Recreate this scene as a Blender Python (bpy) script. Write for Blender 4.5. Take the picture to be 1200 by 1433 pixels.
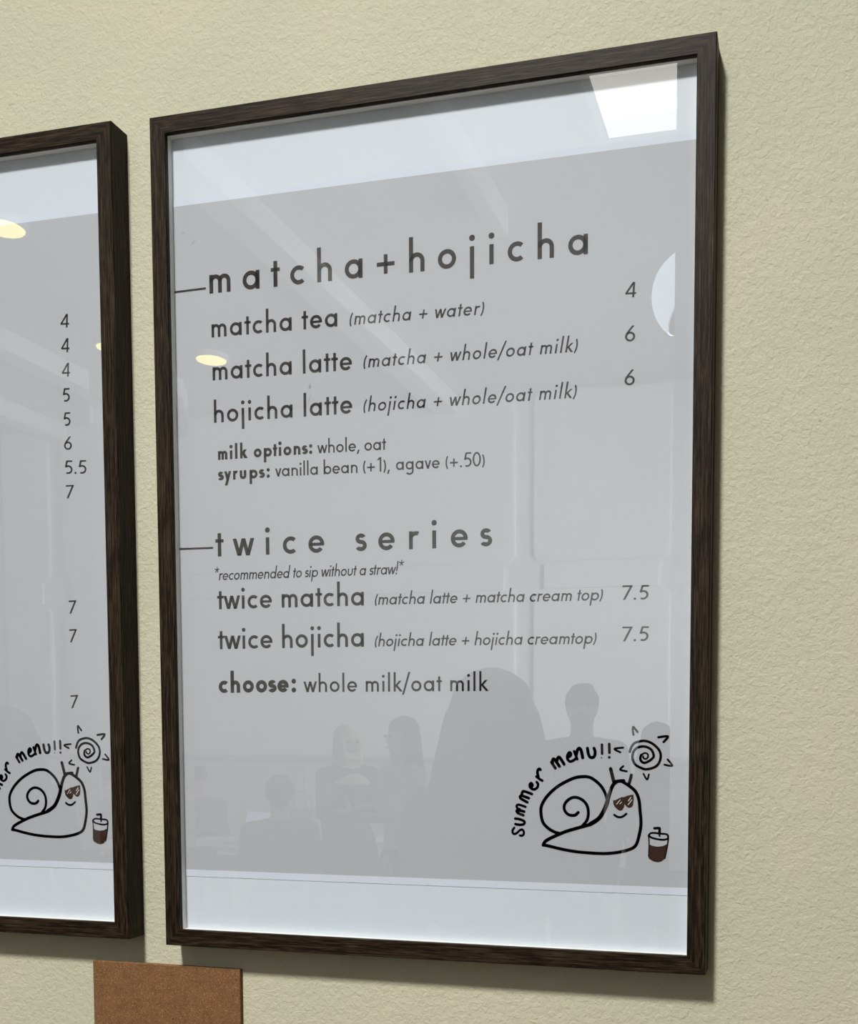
# =====================================================================
# Framed cafe menus on a stucco wall, reflecting the room behind.
# =====================================================================
import bpy, bmesh, math, random
from mathutils import Vector, Matrix
random.seed(7)
PI = math.pi
for o in list(bpy.data.objects): bpy.data.objects.remove(o, do_unlink=True)
sc = bpy.context.scene
COL = sc.collection

OZ = 1.28            # floor to the lower edge of the big frame (m)
FW, FH = 0.64, 0.9509      # outer frame size
FACE, DEPTH = 0.0197, 0.0302
ROOM_X0, ROOM_X1, ROOM_Y = -9.0, 3.2, -10.0
CEIL = OZ + 4.0

# ---------------- camera ----------------
cd = bpy.data.cameras.new('camera'); cam = bpy.data.objects.new('camera', cd); COL.objects.link(cam)
yaw, pit, rol, foc, ppx, ppy = 0.233638, -0.062164, -0.003525, 1442.70, 777.435, 1120.417
M = Matrix.Rotation(yaw,4,'Z') @ Matrix.Rotation(pit,4,'X') @ Matrix.Rotation(rol,4,'Y') @ Matrix.Rotation(PI/2,4,'X')
cam.matrix_world = Matrix.Translation((0.734535, -1.077462, 0.250245+OZ)) @ M
cd.sensor_fit = 'HORIZONTAL'; cd.sensor_width = 36.0
cd.lens = foc/1200*36.0
cd.shift_x = (600-ppx)/1200.0
cd.shift_y = (ppy-716.5)/1200.0
cd.clip_start = 0.02
sc.camera = cam

# ---------------- world, lights, exposure ----------------
w = bpy.data.worlds.new('world'); sc.world = w; w.use_nodes = True
bg = w.node_tree.nodes['Background']; bg.inputs[0].default_value = (0.75,0.86,1.0,1); bg.inputs[1].default_value = 0.2
def area(name, loc, target, size, sizey, power, color):
    l = bpy.data.lights.new(name, 'AREA'); l.shape = 'RECTANGLE' if sizey else 'DISK'
    l.size = size
    if sizey: l.size_y = sizey
    l.energy = power; l.color = color
    o = bpy.data.objects.new(name, l); COL.objects.link(o); o.location = loc
    o.rotation_euler = (Vector(target)-Vector(loc)).to_track_quat('-Z','Y').to_euler()
    return o
KEY, WINP, LWIN = 67, 385, 8
kl = area('ceiling_spotlight', (-0.20,-3.0,OZ+3.80), (0.25,0,OZ-2.0), 0.56, 0, KEY, (1.0,0.98,0.935)); kl.data.spread = math.radians(78)
wl = area('added_far_wall_light', (ROOM_X1-0.12,-6.9,OZ+1.5), (-3.6,-10,OZ+1.5), 4.6, 2.4, WINP, (0.97,1.0,0.98))  # added light at an invented right window, brightens the far wall
area('added_left_cool_light', (ROOM_X0+0.15,-4.4,OZ+1.5), (0,-5.5,OZ+1.2), 3.6, 2.2, LWIN, (0.88,0.94,1.0))  # added cool light at an invented left window, for a bluish tint
area('skylight_daylight', (-.10,-4.72,OZ+3.97), (-.1,-4.72,0), 0.8, 1.5, 11, (1.0,0.94,0.84))
for y_ in (-2.84,): area('disc_lamp_light', (-5.01,y_,OZ+3.93), (-3.5,-1.0,OZ+2), 0.26, 0, 13, (1.0,0.80,0.42))
vs = sc.view_settings
vs.view_transform = 'Standard'; vs.look = 'None'; vs.gamma = 1.0; vs.use_curve_mapping = False
vs.exposure = 0.0

wl.data.spread = math.radians(95)
# ---------------- traced lettering data (mm on the sheet) ----------------
LETTERING_A = [['matcha+hojicha', 'heading', 64.58, 507.37, 755.64, -0.75, 20.9], ['matcha tea', 'medium', 66.39, 222.81, 706.51, -1.07, 14.78], ['(matcha + water)', 'italic', 236.48, 393.82, 705.65, -2.21, 10.82], ['matcha latte', 'medium', 66.84, 239.88, 658.31, -1.48, 14.77], ['(matcha + whole/oat milk)', 'italic', 252.65, 497.05, 658.02, -1.94, 10.84], ['hojicha latte', 'medium', 67.67, 239.86, 610.41, -0.88, 14.61], ['(hojicha + whole/oat milk)', 'italic', 252.23, 496.13, 610.25, -1.73, 10.9], ['milk options:', 'bold', 72.03, 190.69, 568.02, 0.16, 9.97], ['whole, oat', 'book', 197.01, 279.94, 568.12, -0.83, 10.12], ['syrups:', 'bold', 72.24, 137.45, 544.68, -0.08, 9.99], ['vanilla bean (+1),', 'book', 144.37, 283.76, 545.11, -1.5, 10.25], ['agave (+.50)', 'book', 291.39, 394.91, 544.36, -1.38, 10.11], ['twice series', 'heading', 66.72, 401.51, 457.85, -1.04, 19.69], ['*recommended to sip without a straw!*', 'tight', 63.87, 298.8, 430.37, 0.0, 9.31], ['twice matcha', 'medium', 67.8, 251.92, 396.99, -0.26, 15.36], ['(matcha latte + matcha cream top)', 'italic', 264.28, 525.61, 397.13, -1.99, 9.7], ['twice hojicha', 'medium', 67.96, 251.53, 350.74, -0.05, 15.43], ['(hojicha latte + hojicha creamtop)', 'italic', 263.91, 518.98, 350.65, -1.35, 9.75], ['choose:', 'bold', 67.94, 167.0, 299.77, 0.36, 14.35], ['whole milk/oat milk', 'book', 176.88, 397.93, 300.07, -0.18, 13.48], ['4', 'price', 546.92, 558.57, 706.6, -0.35, 15.57], ['6', 'price', 547.27, 558.12, 661.85, -0.17, 16.15], ['6', 'price', 547.16, 557.97, 617.13, -0.06, 16.02], ['7.5', 'price', 545.5, 574.28, 395.13, -0.4, 15.23], ['7.5', 'price', 545.83, 574.68, 351.4, -0.14, 15.53]]
LETTERING_B = [['4', 'price', -134.48, -122.76, 734.81, -0.59, 15.72], ['4', 'price', -134.37, -122.92, 706.02, -0.51, 16.35], ['4', 'price', -134.15, -122.98, 677.56, -0.43, 16.07], ['5', 'price', -134.05, -123.85, 648.28, -0.3, 15.87], ['5', 'price', -133.82, -123.7, 619.83, -0.24, 15.92], ['6', 'price', -133.68, -122.66, 591.64, -0.24, 15.71], ['5.5', 'price', -133.74, -103.45, 563.29, -1.23, 16.01], ['7', 'price', -133.51, -122.07, 534.43, -0.14, 15.64], ['7', 'price', -133.64, -122.71, 396.92, 0.17, 15.61], ['7', 'price', -133.97, -123.03, 362.25, 0.24, 15.67], ['7', 'price', -134.54, -123.55, 282.47, 0.4, 15.8]]
DOODLE = [['s',2.02,[[428.0,149.6],[426.2,147.3],[426.0,144.6],[427.5,142.8],[430.6,143.7],[434.0,146.8],[436.8,147.9],[438.7,145.9],[438.7,143.0],[436.8,141.1],[434.4,141.4]]],['s',2.29,[[428.9,159.8],[433.3,159.4],[438.1,157.8],[439.8,155.9],[438.1,153.6],[433.3,153.1],[429.2,153.8]]],['s',2.41,[[438.2,163.7],[432.0,165.9]]],['s',2.42,[[431.3,167.9],[434.0,168.9],[439.3,167.7]]],['s',2.42,[[431.6,166.6],[430.7,168.5],[434.0,170.3]]],['s',2.15,[[433.0,169.6],[430.6,172.8],[431.3,174.8],[434.0,175.1],[440.7,173.0]]],['s',2.41,[[442.8,178.0],[435.7,181.8],[434.5,184.1],[436.7,185.1],[444.5,182.6]]],['s',2.41,[[436.4,185.1],[436.8,188.4],[439.1,190.1],[447.9,187.2]]],['s',2.27,[[447.5,194.5],[448.6,197.1],[447.2,199.1],[445.6,198.1],[445.6,195.1],[447.9,192.9],[450.9,192.4],[454.0,194.6],[454.8,198.2],[453.3,200.4]]],['s',2.26,[[452.9,206.5],[456.3,203.9],[459.7,202.0]]],['s',2.39,[[455.3,206.1],[454.1,210.3],[454.7,213.9],[456.4,214.9],[457.5,213.9]]],['s',2.5,[[469.8,222.2],[474.2,215.8]]],['s',2.63,[[471.1,221.6],[471.1,224.5],[473.1,225.5],[478.8,217.8]]],['s',2.62,[[475.8,222.9],[476.8,226.8],[479.1,227.4],[484.0,220.1]]],['s',2.35,[[487.7,227.2],[491.0,229.5],[491.3,232.1],[489.4,232.9],[487.5,229.5],[487.9,225.6],[490.7,223.2],[494.7,224.7],[497.0,226.7]]],['s',2.22,[[495.0,234.4],[496.6,230.2],[498.6,225.7]]],['s',2.74,[[497.3,230.2],[498.6,235.4],[500.7,237.6],[502.9,234.8],[504.5,227.4]]],['s',2.59,[[509.7,237.7],[510.6,232.2],[512.4,228.4],[515.4,227.7],[517.6,229.7],[518.1,234.2],[516.9,237.7]]],['s',2.19,[[525.5,241.6],[525.8,232.0]]],['s',2.32,[[533.5,242.3],[533.8,233.1]]],['d',1.42,[[525.3,227.6]]],['d',3.09,[[533.7,228.1]]],['s',1.67,[[548.6,238.6],[539.2,237.2],[545.6,233.6]]],['s',1.72,[[559.7,252.3],[558.9,257.3],[559.4,260.8],[561.8,258.0],[564.0,255.3]]],['s',2.02,[[586.4,249.8],[596.4,250.7],[592.0,244.8]]],['s',1.64,[[596.4,226.4],[601.4,219.8],[593.0,220.8]]],['s',1.53,[[570.8,210.8],[574.7,204.8],[576.6,210.2]]],['s',1.67,[[549.0,218.8],[545.6,215.0],[552.8,213.3]]],['s',2.11,[[555.9,234.2],[557.8,239.6],[560.9,243.4],[566.0,245.3],[571.8,245.9],[578.2,244.1],[583.9,240.0],[587.8,235.3],[589.1,229.7],[587.9,224.0],[584.8,219.5],[579.7,216.9],[573.0,215.7],[568.2,217.1],[562.4,220.2],[559.5,225.0],[558.8,230.1],[560.4,235.1],[564.2,238.7],[569.9,240.0],[575.0,239.0],[579.5,235.9],[581.6,230.2],[580.6,227.8],[577.1,224.8],[572.0,222.5],[568.8,223.8],[567.2,226.9],[568.1,230.8]]],['s',1.47,[[568.1,230.8],[571.9,233.0],[575.2,231.8],[575.3,228.6],[573.2,226.7],[570.7,227.6],[570.3,229.5]]],['s',3.48,[[535.2,215.8],[539.0,201.1]]],['s',3.07,[[558.0,209.4],[555.2,199.4]]],['s',2.64,[[531.6,183.2],[528.8,190.8],[523.7,198.4],[514.8,205.3],[508.1,207.1]]],['s',3.21,[[508.1,207.1],[498.0,206.2],[486.8,201.7],[475.5,194.9],[465.3,185.4],[459.1,175.3],[458.2,166.4],[460.5,156.4],[466.6,149.9],[473.4,146.2],[479.1,144.6]]],['s',3.0,[[499.9,168.1],[496.0,164.9],[489.2,165.4],[484.7,170.2],[484.6,176.3],[489.1,181.9],[495.9,184.5],[503.7,182.2],[509.4,176.2],[511.1,167.5],[509.5,159.7],[505.0,154.1]]],['s',3.39,[[540.8,202.1],[544.7,202.7],[549.6,203.1]]],['s',3.17,[[547.4,202.5],[554.6,198.3],[562.3,191.9],[566.2,182.7],[567.4,171.9],[568.6,157.8],[567.1,146.9],[563.9,135.3],[558.5,130.3],[546.4,126.4],[530.9,124.2],[513.0,124.3],[496.1,125.4],[479.2,128.0],[465.5,130.9],[460.9,131.4]]],['s',3.39,[[460.9,131.4],[464.3,136.5],[478.0,143.5],[488.1,147.6],[501.6,151.8],[512.8,155.4],[522.8,162.2]]],['s',4.21,[[512.8,155.4],[522.8,162.2],[528.9,172.2],[532.1,181.0]]],['s',3.63,[[532.1,181.0],[534.8,190.9],[538.1,198.6],[541.9,202.1]]],['f',0.0,[[538.0,182.3],[540.1,181.9],[544.0,183.9],[547.5,185.7],[549.4,185.5],[553.7,187.2],[560.2,188.6],[560.5,183.1],[559.9,177.3],[558.4,175.0],[555.7,174.0],[553.4,174.9],[550.6,177.9],[550.3,175.2],[548.4,171.7],[546.0,170.7],[543.7,171.6],[540.2,174.6],[538.6,177.3]]],['h',0.85,[[541.9,177.7],[545.9,182.6]]],['h',0.93,[[545.6,178.2],[547.4,180.1]]],['h',1.08,[[554.7,181.6],[557.4,185.3]]],['h',1.0,[[554.5,177.4],[558.5,182.8]]],['s',1.86,[[539.6,166.3],[543.4,164.1],[548.0,164.3],[552.7,167.7]]],['s',2.17,[[583.1,152.8],[588.1,153.1],[588.6,151.8],[588.6,147.3]]],['s',1.49,[[588.6,147.7],[588.6,144.7]]],['s',1.57,[[576.8,144.8],[578.8,147.2],[582.6,147.9],[588.2,147.3],[595.3,146.9],[597.5,145.3],[597.7,142.5],[594.6,141.0],[590.1,140.8],[584.5,141.6],[580.4,142.6],[577.9,144.2]]],['s',1.05,[[576.9,144.0],[577.5,137.3],[577.2,122.3]]],['s',1.27,[[598.1,142.3],[597.0,134.1],[594.5,120.9]]],['f',0.0,[[577.4,135.8],[580.8,134.0],[586.4,133.2],[592.0,133.9],[597.2,136.3],[596.2,128.4],[594.4,120.5],[591.1,117.4],[587.3,116.4],[582.5,117.2],[577.4,120.0],[576.8,126.0]]],['w',0.0,[[577.9,142.5],[584.5,140.8],[590.9,140.3],[597.6,140.8],[596.9,136.5],[592.0,134.3],[586.4,133.6],[580.8,134.4],[577.8,136.2]]],['w',0.0,[[577.7,144.8],[579.6,146.7],[583.3,147.4],[595.3,146.3],[597.1,144.5],[596.4,141.9],[590.1,141.2],[584.1,141.9],[578.8,143.3]]]]

# ---------------- materials ----------------
def mat(name, color=(0.8,0.8,0.8), rough=0.6, spec=0.5, metal=0.0, emit=None, estr=0.0):
    m = bpy.data.materials.new(name); m.use_nodes = True
    b = m.node_tree.nodes['Principled BSDF']
    b.inputs['Base Color'].default_value = (*color,1); b.inputs['Roughness'].default_value = rough
    b.inputs['Specular IOR Level'].default_value = spec; b.inputs['Metallic'].default_value = metal
    if emit: b.inputs['Emission Color'].default_value = (*emit,1); b.inputs['Emission Strength'].default_value = estr
    return m
def N(m, t, **kw):
    n = m.node_tree.nodes.new(t)
    for k,v in kw.items(): setattr(n,k,v)
    return n
def LK(m,a,b): m.node_tree.links.new(a,b)
def noise(m, vec, scale, detail=4, rough=0.55, dist=0.0):
    n = N(m,'ShaderNodeTexNoise'); n.inputs['Scale'].default_value = scale; n.inputs['Detail'].default_value = detail
    n.inputs['Roughness'].default_value = rough; n.inputs['Distortion'].default_value = dist
    if vec: LK(m, vec, n.inputs['Vector'])
    return n
def ramp(m, src, stops):
    r = N(m,'ShaderNodeValToRGB'); cr = r.color_ramp
    while len(cr.elements) < len(stops): cr.elements.new(0.5)
    for e,(p,c) in zip(cr.elements, stops): e.position = p; e.color = (*c,1) if len(c)==3 else c
    LK(m, src, r.inputs[0]); return r
def math_n(m, op, a, b=None, v=None):
    n = N(m,'ShaderNodeMath', operation=op); LK(m,a,n.inputs[0])
    if b is not None: LK(m,b,n.inputs[1])
    elif v is not None: n.inputs[1].default_value = v
    return n.outputs[0]

def wall_material():
    m = mat('stucco_paint', (0.5,0.48,0.36), 0.62, 0.25); b = m.node_tree.nodes['Principled BSDF']
    tc = N(m,'ShaderNodeTexCoord').outputs['Object']
    big = noise(m, tc, 7.0, 3)
    r = ramp(m, big.outputs[0], [(0.3,WALL_A),(0.7,WALL_B)])
    pit_ = noise(m, tc, 160, 2, 0.5); pr = ramp(m, pit_.outputs[0], [(0.24,(0.55,0.55,0.52)),(0.29,(1,1,1))])
    mx = N(m,'ShaderNodeMix', data_type='RGBA', blend_type='MULTIPLY'); mx.inputs[0].default_value = 0.5
    LK(m, r.outputs[0], mx.inputs[6]); LK(m, pr.outputs[0], mx.inputs[7]); LK(m, mx.outputs[2], b.inputs['Base Color'])
    n1 = noise(m, tc, 175, 5, 0.6, 0.5); n2 = noise(m, tc, 420, 3, 0.5, 0.2); n3 = noise(m, tc, 60, 3, 0.5, 0.3)
    r1 = ramp(m, n1.outputs[0], [(0.36,(0,0,0)),(0.66,(1,1,1))])
    a = math_n(m,'MULTIPLY', r1.outputs[0], v=0.6); c = math_n(m,'MULTIPLY', n2.outputs[0], v=0.5); d = math_n(m,'MULTIPLY', n3.outputs[0], v=0.9)
    s = math_n(m,'ADD', math_n(m,'ADD', a, c), d)
    bp = N(m,'ShaderNodeBump'); bp.inputs['Strength'].default_value = 0.8; bp.inputs['Distance'].default_value = 0.0009
    LK(m, s, bp.inputs['Height']); LK(m, bp.outputs[0], b.inputs['Normal'])
    return m
WALL_A, WALL_B = (0.495,0.497,0.372), (0.540,0.522,0.392)
def wood_material():
    m = mat('dark_oak_veneer', (0.05,0.03,0.02), 0.5, 0.13); b = m.node_tree.nodes['Principled BSDF']
    tc = N(m,'ShaderNodeTexCoord').outputs['Object']
    mp = N(m,'ShaderNodeMapping'); mp.inputs['Scale'].default_value = (0.03,1,1); LK(m, tc, mp.inputs['Vector'])
    g = noise(m, mp.outputs[0], 1150, 4, 0.6, 0.15); g2 = noise(m, mp.outputs[0], 380, 3, 0.5, 0.4)
    s = math_n(m,'ADD', math_n(m,'MULTIPLY', g.outputs[0], v=0.65), math_n(m,'MULTIPLY', g2.outputs[0], v=0.35))
    r = ramp(m, s, [(0.40,(0.0025,0.0014,0.0008)),(0.475,(0.011,0.006,0.003)),(0.53,(0.026,0.016,0.0085)),(0.62,(0.052,0.036,0.022))])
    LK(m, r.outputs[0], b.inputs['Base Color'])
    bp = N(m,'ShaderNodeBump'); bp.inputs['Strength'].default_value = 0.6; bp.inputs['Distance'].default_value = 0.0005
    LK(m, s, bp.inputs['Height']); LK(m, bp.outputs[0], b.inputs['Normal'])
    return m
def acrylic_material():
    m = bpy.data.materials.new('clear_acrylic'); m.use_nodes = True; nt = m.node_tree; nt.nodes.clear()
    out = N(m,'ShaderNodeOutputMaterial'); mix = N(m,'ShaderNodeMixShader'); tr = N(m,'ShaderNodeBsdfTransparent'); gl = N(m,'ShaderNodeBsdfGlossy')
    tr.inputs[0].default_value = (0.985,0.99,0.995,1); gl.inputs['Roughness'].default_value = 0.0; gl.inputs[0].default_value = (0.97,0.985,1,1)
    lw = N(m,'ShaderNodeLayerWeight'); lw.inputs['Blend'].default_value = 0.5
    p5 = math_n(m,'POWER', lw.outputs['Facing'], v=5.0)
    f = math_n(m,'ADD', math_n(m,'MULTIPLY', p5, v=0.88), v=0.102)
    geo = N(m,'ShaderNodeNewGeometry'); inv = math_n(m,'SUBTRACT', geo.outputs['Backfacing'], v=1.0); inv = math_n(m,'MULTIPLY', inv, v=-1.0)
    LK(m, math_n(m,'MULTIPLY', f, inv), mix.inputs[0]); LK(m, tr.outputs[0], mix.inputs[1]); LK(m, gl.outputs[0], mix.inputs[2]); LK(m, mix.outputs[0], out.inputs[0])
    return m
def sheet_material():
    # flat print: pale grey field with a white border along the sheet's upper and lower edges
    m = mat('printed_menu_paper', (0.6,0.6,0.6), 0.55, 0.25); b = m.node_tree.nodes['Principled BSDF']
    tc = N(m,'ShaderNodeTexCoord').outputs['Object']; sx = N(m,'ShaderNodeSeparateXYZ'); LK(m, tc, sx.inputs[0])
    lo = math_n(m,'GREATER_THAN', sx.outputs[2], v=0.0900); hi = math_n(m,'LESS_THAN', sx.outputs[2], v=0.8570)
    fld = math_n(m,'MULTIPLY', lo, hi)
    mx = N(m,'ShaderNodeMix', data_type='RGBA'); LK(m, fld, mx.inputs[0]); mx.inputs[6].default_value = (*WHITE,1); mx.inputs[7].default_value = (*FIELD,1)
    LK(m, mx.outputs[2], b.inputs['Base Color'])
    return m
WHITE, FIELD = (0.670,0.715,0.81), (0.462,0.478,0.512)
def cork_material():
    m = mat('cork_granules', (0.3,0.16,0.08), 0.85, 0.15); b = m.node_tree.nodes['Principled BSDF']
    tc = N(m,'ShaderNodeTexCoord').outputs['Object']
    v = N(m,'ShaderNodeTexVoronoi'); v.inputs['Scale'].default_value = 900; LK(m, tc, v.inputs['Vector'])
    r = ramp(m, v.outputs['Color'], [(0.05,(0.13,0.062,0.026)),(0.35,(0.175,0.088,0.040)),(0.75,(0.21,0.108,0.050)),(0.97,(0.33,0.19,0.095))])
    n = noise(m, tc, 60, 3); r2 = ramp(m, n.outputs[0], [(0.3,(0.85,0.85,0.85)),(0.7,(1.1,1.1,1.1))])
    sp = noise(m, tc, 210, 1, 0.4); r3 = ramp(m, sp.outputs[0], [(0.19,(0.25,0.2,0.15)),(0.23,(1,1,1))])
    mx = N(m,'ShaderNodeMix', data_type='RGBA', blend_type='MULTIPLY'); mx.inputs[0].default_value = 1
    LK(m, r.outputs[0], mx.inputs[6]); LK(m, r2.outputs[0], mx.inputs[7])
    mx2 = N(m,'ShaderNodeMix', data_type='RGBA', blend_type='MULTIPLY'); mx2.inputs[0].default_value = 1
    LK(m, mx.outputs[2], mx2.inputs[6]); LK(m, r3.outputs[0], mx2.inputs[7])
    LK(m, mx2.outputs[2], b.inputs['Base Color'])
    bp = N(m,'ShaderNodeBump'); bp.inputs['Strength'].default_value = 0.5; bp.inputs['Distance'].default_value = 0.0004
    LK(m, v.outputs['Distance'], bp.inputs['Height']); LK(m, bp.outputs[0], b.inputs['Normal'])
    return m
def fabric(name, color, rough=0.9):
    m = mat(name, color, rough, 0.15); b = m.node_tree.nodes['Principled BSDF']
    tc = N(m,'ShaderNodeTexCoord').outputs['Object']; n = noise(m, tc, 180, 3)
    bp = N(m,'ShaderNodeBump'); bp.inputs['Strength'].default_value = 0.3; bp.inputs['Distance'].default_value = 0.002
    LK(m, n.outputs[0], bp.inputs['Height']); LK(m, bp.outputs[0], b.inputs['Normal']); return m
def plaster(name, a, b_, scale=2.0):
    m = mat(name, a, 0.8, 0.2); b = m.node_tree.nodes['Principled BSDF']
    tc = N(m,'ShaderNodeTexCoord').outputs['Object']; n = noise(m, tc, scale, 4)
    r = ramp(m, n.outputs[0], [(0.3,a),(0.7,b_)]); LK(m, r.outputs[0], b.inputs['Base Color']); return m

MW = wall_material(); MWOOD = wood_material(); MACR = acrylic_material(); MSHEET = sheet_material(); MCORK = cork_material()
MBOARD = mat('white_backing_board', (0.665,0.715,0.775), 0.5, 0.3)
MSPACER = mat('warm_white_spacer', (0.80,0.79,0.74), 0.6, 0.3)
MINK = mat('brown_black_ink', (0.016,0.009,0.007), 0.6, 0.2)
MINKG = mat('charcoal_ink', (0.018,0.014,0.012), 0.6, 0.2)
MFILL = mat('dark_brown_ink', (0.040,0.017,0.011), 0.6, 0.2)
MPAPER = mat('unprinted_white', (0.62,0.60,0.60), 0.55, 0.25)
MSCUFF = mat('grey_scuff', (0.22,0.22,0.22), 0.6, 0.2)

# ---------------- mesh helpers ----------------
def link(name, bm, m, parent=None, smooth=False):
    me = bpy.data.meshes.new(name); bm.to_mesh(me); bm.free()
    for x in (m if isinstance(m,(list,tuple)) else [m]): me.materials.append(x)
    if smooth:
        for p in me.polygons: p.use_smooth = True
    o = bpy.data.objects.new(name, me); COL.objects.link(o)
    if parent: o.parent = parent
    return o
def tag(o, label=None, cat=None, group=None, kind=None):
    if label: o['label'] = label
    if cat: o['category'] = cat
    if group: o['group'] = group
    if kind: o['kind'] = kind
    return o
def empty(name, loc, rz=0):
    o = bpy.data.objects.new(name, None); COL.objects.link(o); o.location = loc; o.rotation_euler = (0,0,rz); o.empty_display_size = .1
    return o
def box(bm, a, b, bevel=0.0):
    vs_ = [bm.verts.new((x,y,z)) for x in (a[0],b[0]) for y in (a[1],b[1]) for z in (a[2],b[2])]
    fs = [bm.faces.new([vs_[i] for i in f]) for f in ((0,1,3,2),(4,6,7,5),(0,4,5,1),(2,3,7,6),(0,2,6,4),(1,5,7,3))]
    if bevel > 0:
        es = set(e for f in fs for e in f.edges)
        bmesh.ops.bevel(bm, geom=list(es), offset=bevel, segments=2, affect='EDGES', profile=0.5)
    return bm
def boxo(name, a, b, m, parent=None, bevel=0.0):
    bm = bmesh.new(); box(bm, a, b, bevel); bmesh.ops.recalc_face_normals(bm, faces=bm.faces[:]); return link(name, bm, m, parent)
def cyl(bm, p, q, r0, r1=None, n=16):
    p, q = Vector(p), Vector(q); r1 = r0 if r1 is None else r1; d = (q-p).normalized()
    u = d.orthogonal().normalized(); v = d.cross(u)
    A = [bm.verts.new(p+(u*math.cos(2*PI*i/n)+v*math.sin(2*PI*i/n))*r0) for i in range(n)]
    B = [bm.verts.new(q+(u*math.cos(2*PI*i/n)+v*math.sin(2*PI*i/n))*r1) for i in range(n)]
    for i in range(n): bm.faces.new((A[i],A[(i+1)%n],B[(i+1)%n],B[i]))
    bm.faces.new(A[::-1]); bm.faces.new(B)
    return bm
def lathe(bm, prof, n=32):
    rings = []
    for r,z in prof:
        rings.append([bm.verts.new((r*math.cos(2*PI*i/n), r*math.sin(2*PI*i/n), z)) for i in range(n)])
    for a,b in zip(rings, rings[1:]):
        for i in range(n): bm.faces.new((a[i],a[(i+1)%n],b[(i+1)%n],b[i]))
    return bm

# =====================================================================
# SETTING
# =====================================================================
WT = 0.15
def struct(name, a, b, m):
    return tag(boxo(name, a, b, m), kind='structure')
struct('wall_front', (ROOM_X0-WT, DEPTH, 0), (ROOM_X1+WT, DEPTH+WT, CEIL), MW)
MCEIL = plaster('white_ceiling_paint', (0.57,0.57,0.565), (0.60,0.60,0.595))
MFAR = plaster('pale_panel_paint', (0.86,0.87,0.85), (0.88,0.89,0.87), 0.6)
MLOW = plaster('beige_wainscot_paint', (0.62,0.60,0.57), (0.65,0.63,0.59), 0.8)
MGAP = plaster('grey_joint_paint', (0.80,0.81,0.79), (0.82,0.83,0.81))
MFLOOR = plaster('brown_floor_finish', (0.15,0.10,0.058), (0.19,0.13,0.08), 1.5)
struct('floor', (ROOM_X0-WT, ROOM_Y-WT, -0.12), (ROOM_X1+WT, DEPTH+WT, 0), MFLOOR)
struct('wall_back', (ROOM_X0-WT, ROOM_Y-WT, 0), (ROOM_X1+WT, ROOM_Y, CEIL), MGAP)
# ceiling with a skylight opening
SX0,SX1,SY0,SY1 = -0.55, 0.35, -5.55, -3.9
bm = bmesh.new()
box(bm,(ROOM_X0-WT,ROOM_Y-WT,CEIL),(SX0,DEPTH+WT,CEIL+.12)); box(bm,(SX1,ROOM_Y-WT,CEIL),(ROOM_X1+WT,DEPTH+WT,CEIL+.12))
box(bm,(SX0,ROOM_Y-WT,CEIL),(SX1,SY0,CEIL+.12)); box(bm,(SX0,SY1,CEIL),(SX1,DEPTH+WT,CEIL+.12))
tag(link('ceiling', bm, MCEIL), kind='structure')
MGLASS = mat('skylight_glazing', (0.9,0.9,0.88), 0.3, 0.3, emit=(1.0,0.965,0.90), estr=0.6)
bm = bmesh.new(); t=.04
for a,b in (((SX0-.06,SY0-.06),(SX1+.06,SY0)),((SX0-.06,SY1),(SX1+.06,SY1+.06)),((SX0-.06,SY0),(SX0,SY1)),((SX1,SY0),(SX1+.06,SY1))):
    box(bm,(a[0],a[1],CEIL-.05),(b[0],b[1],CEIL))
sk = tag(link('window_3', bm, MCEIL), kind='structure')
boxo('pane', (SX0,SY0,CEIL+.121),(SX1,SY1,CEIL+.14), MGLASS, sk)
boxo('glazing_bar', (SX0,-4.78,CEIL+.04),(SX1,-4.73,CEIL+.12), MCEIL, sk)
# side walls, with windows added only to light the room
MSIDE = plaster('grey_side_wall_paint', (0.26,0.25,0.22), (0.29,0.28,0.25))
def side_wall(name, x0, x1, wy0, wy1, wz0, wz1, wname, nb):
    bm = bmesh.new()
    box(bm,(x0,ROOM_Y,0),(x1,DEPTH,wz0)); box(bm,(x0,ROOM_Y,wz1),(x1,DEPTH,CEIL)); box(bm,(x0,ROOM_Y,wz0),(x1,wy0,wz1)); box(bm,(x0,wy1,wz0),(x1,DEPTH,wz1))
    tag(link(name, bm, MSIDE), kind='structure')
    xm = (x0+x1)/2; bm = bmesh.new(); f=.06
    box(bm,(xm-.03,wy0,wz0),(xm+.03,wy1,wz0+f)); box(bm,(xm-.03,wy0,wz1-f),(xm+.03,wy1,wz1))
    for i in range(nb+1):
        y = wy0+(wy1-wy0-f)*i/nb; box(bm,(xm-.03,y,wz0+f),(xm+.03,y+f,wz1-f))
    wo = tag(link(wname, bm, mat(wname+'_frame_paint',(0.7,0.7,0.7),0.4)), kind='structure')
    for i in range(nb):
        y = wy0+(wy1-wy0-f)*i/nb+f; y2 = wy0+(wy1-wy0-f)*(i+1)/nb
        boxo('pane', (xm-.006,y,wz0+f),(xm+.006,y2,wz1-f), MWG, wo)
MWG = mat('added_pane_glow', (0.8,0.85,0.9), 0.1, 0.5, emit=(0.85,0.93,1.0), estr=0.06)  # faint glow put into the panes of the added side windows
side_wall('wall_right', ROOM_X1, ROOM_X1+WT, -9.3, -4.4, OZ+.2, OZ+2.8, 'added_window_1', 4)  # unseen window, put in to go with the far wall light
side_wall('wall_left', ROOM_X0-WT, ROOM_X0, -6.3, -2.4, OZ+.3, OZ+2.6, 'added_window_2', 3)  # made-up window, put in for cool light from the left

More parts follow.
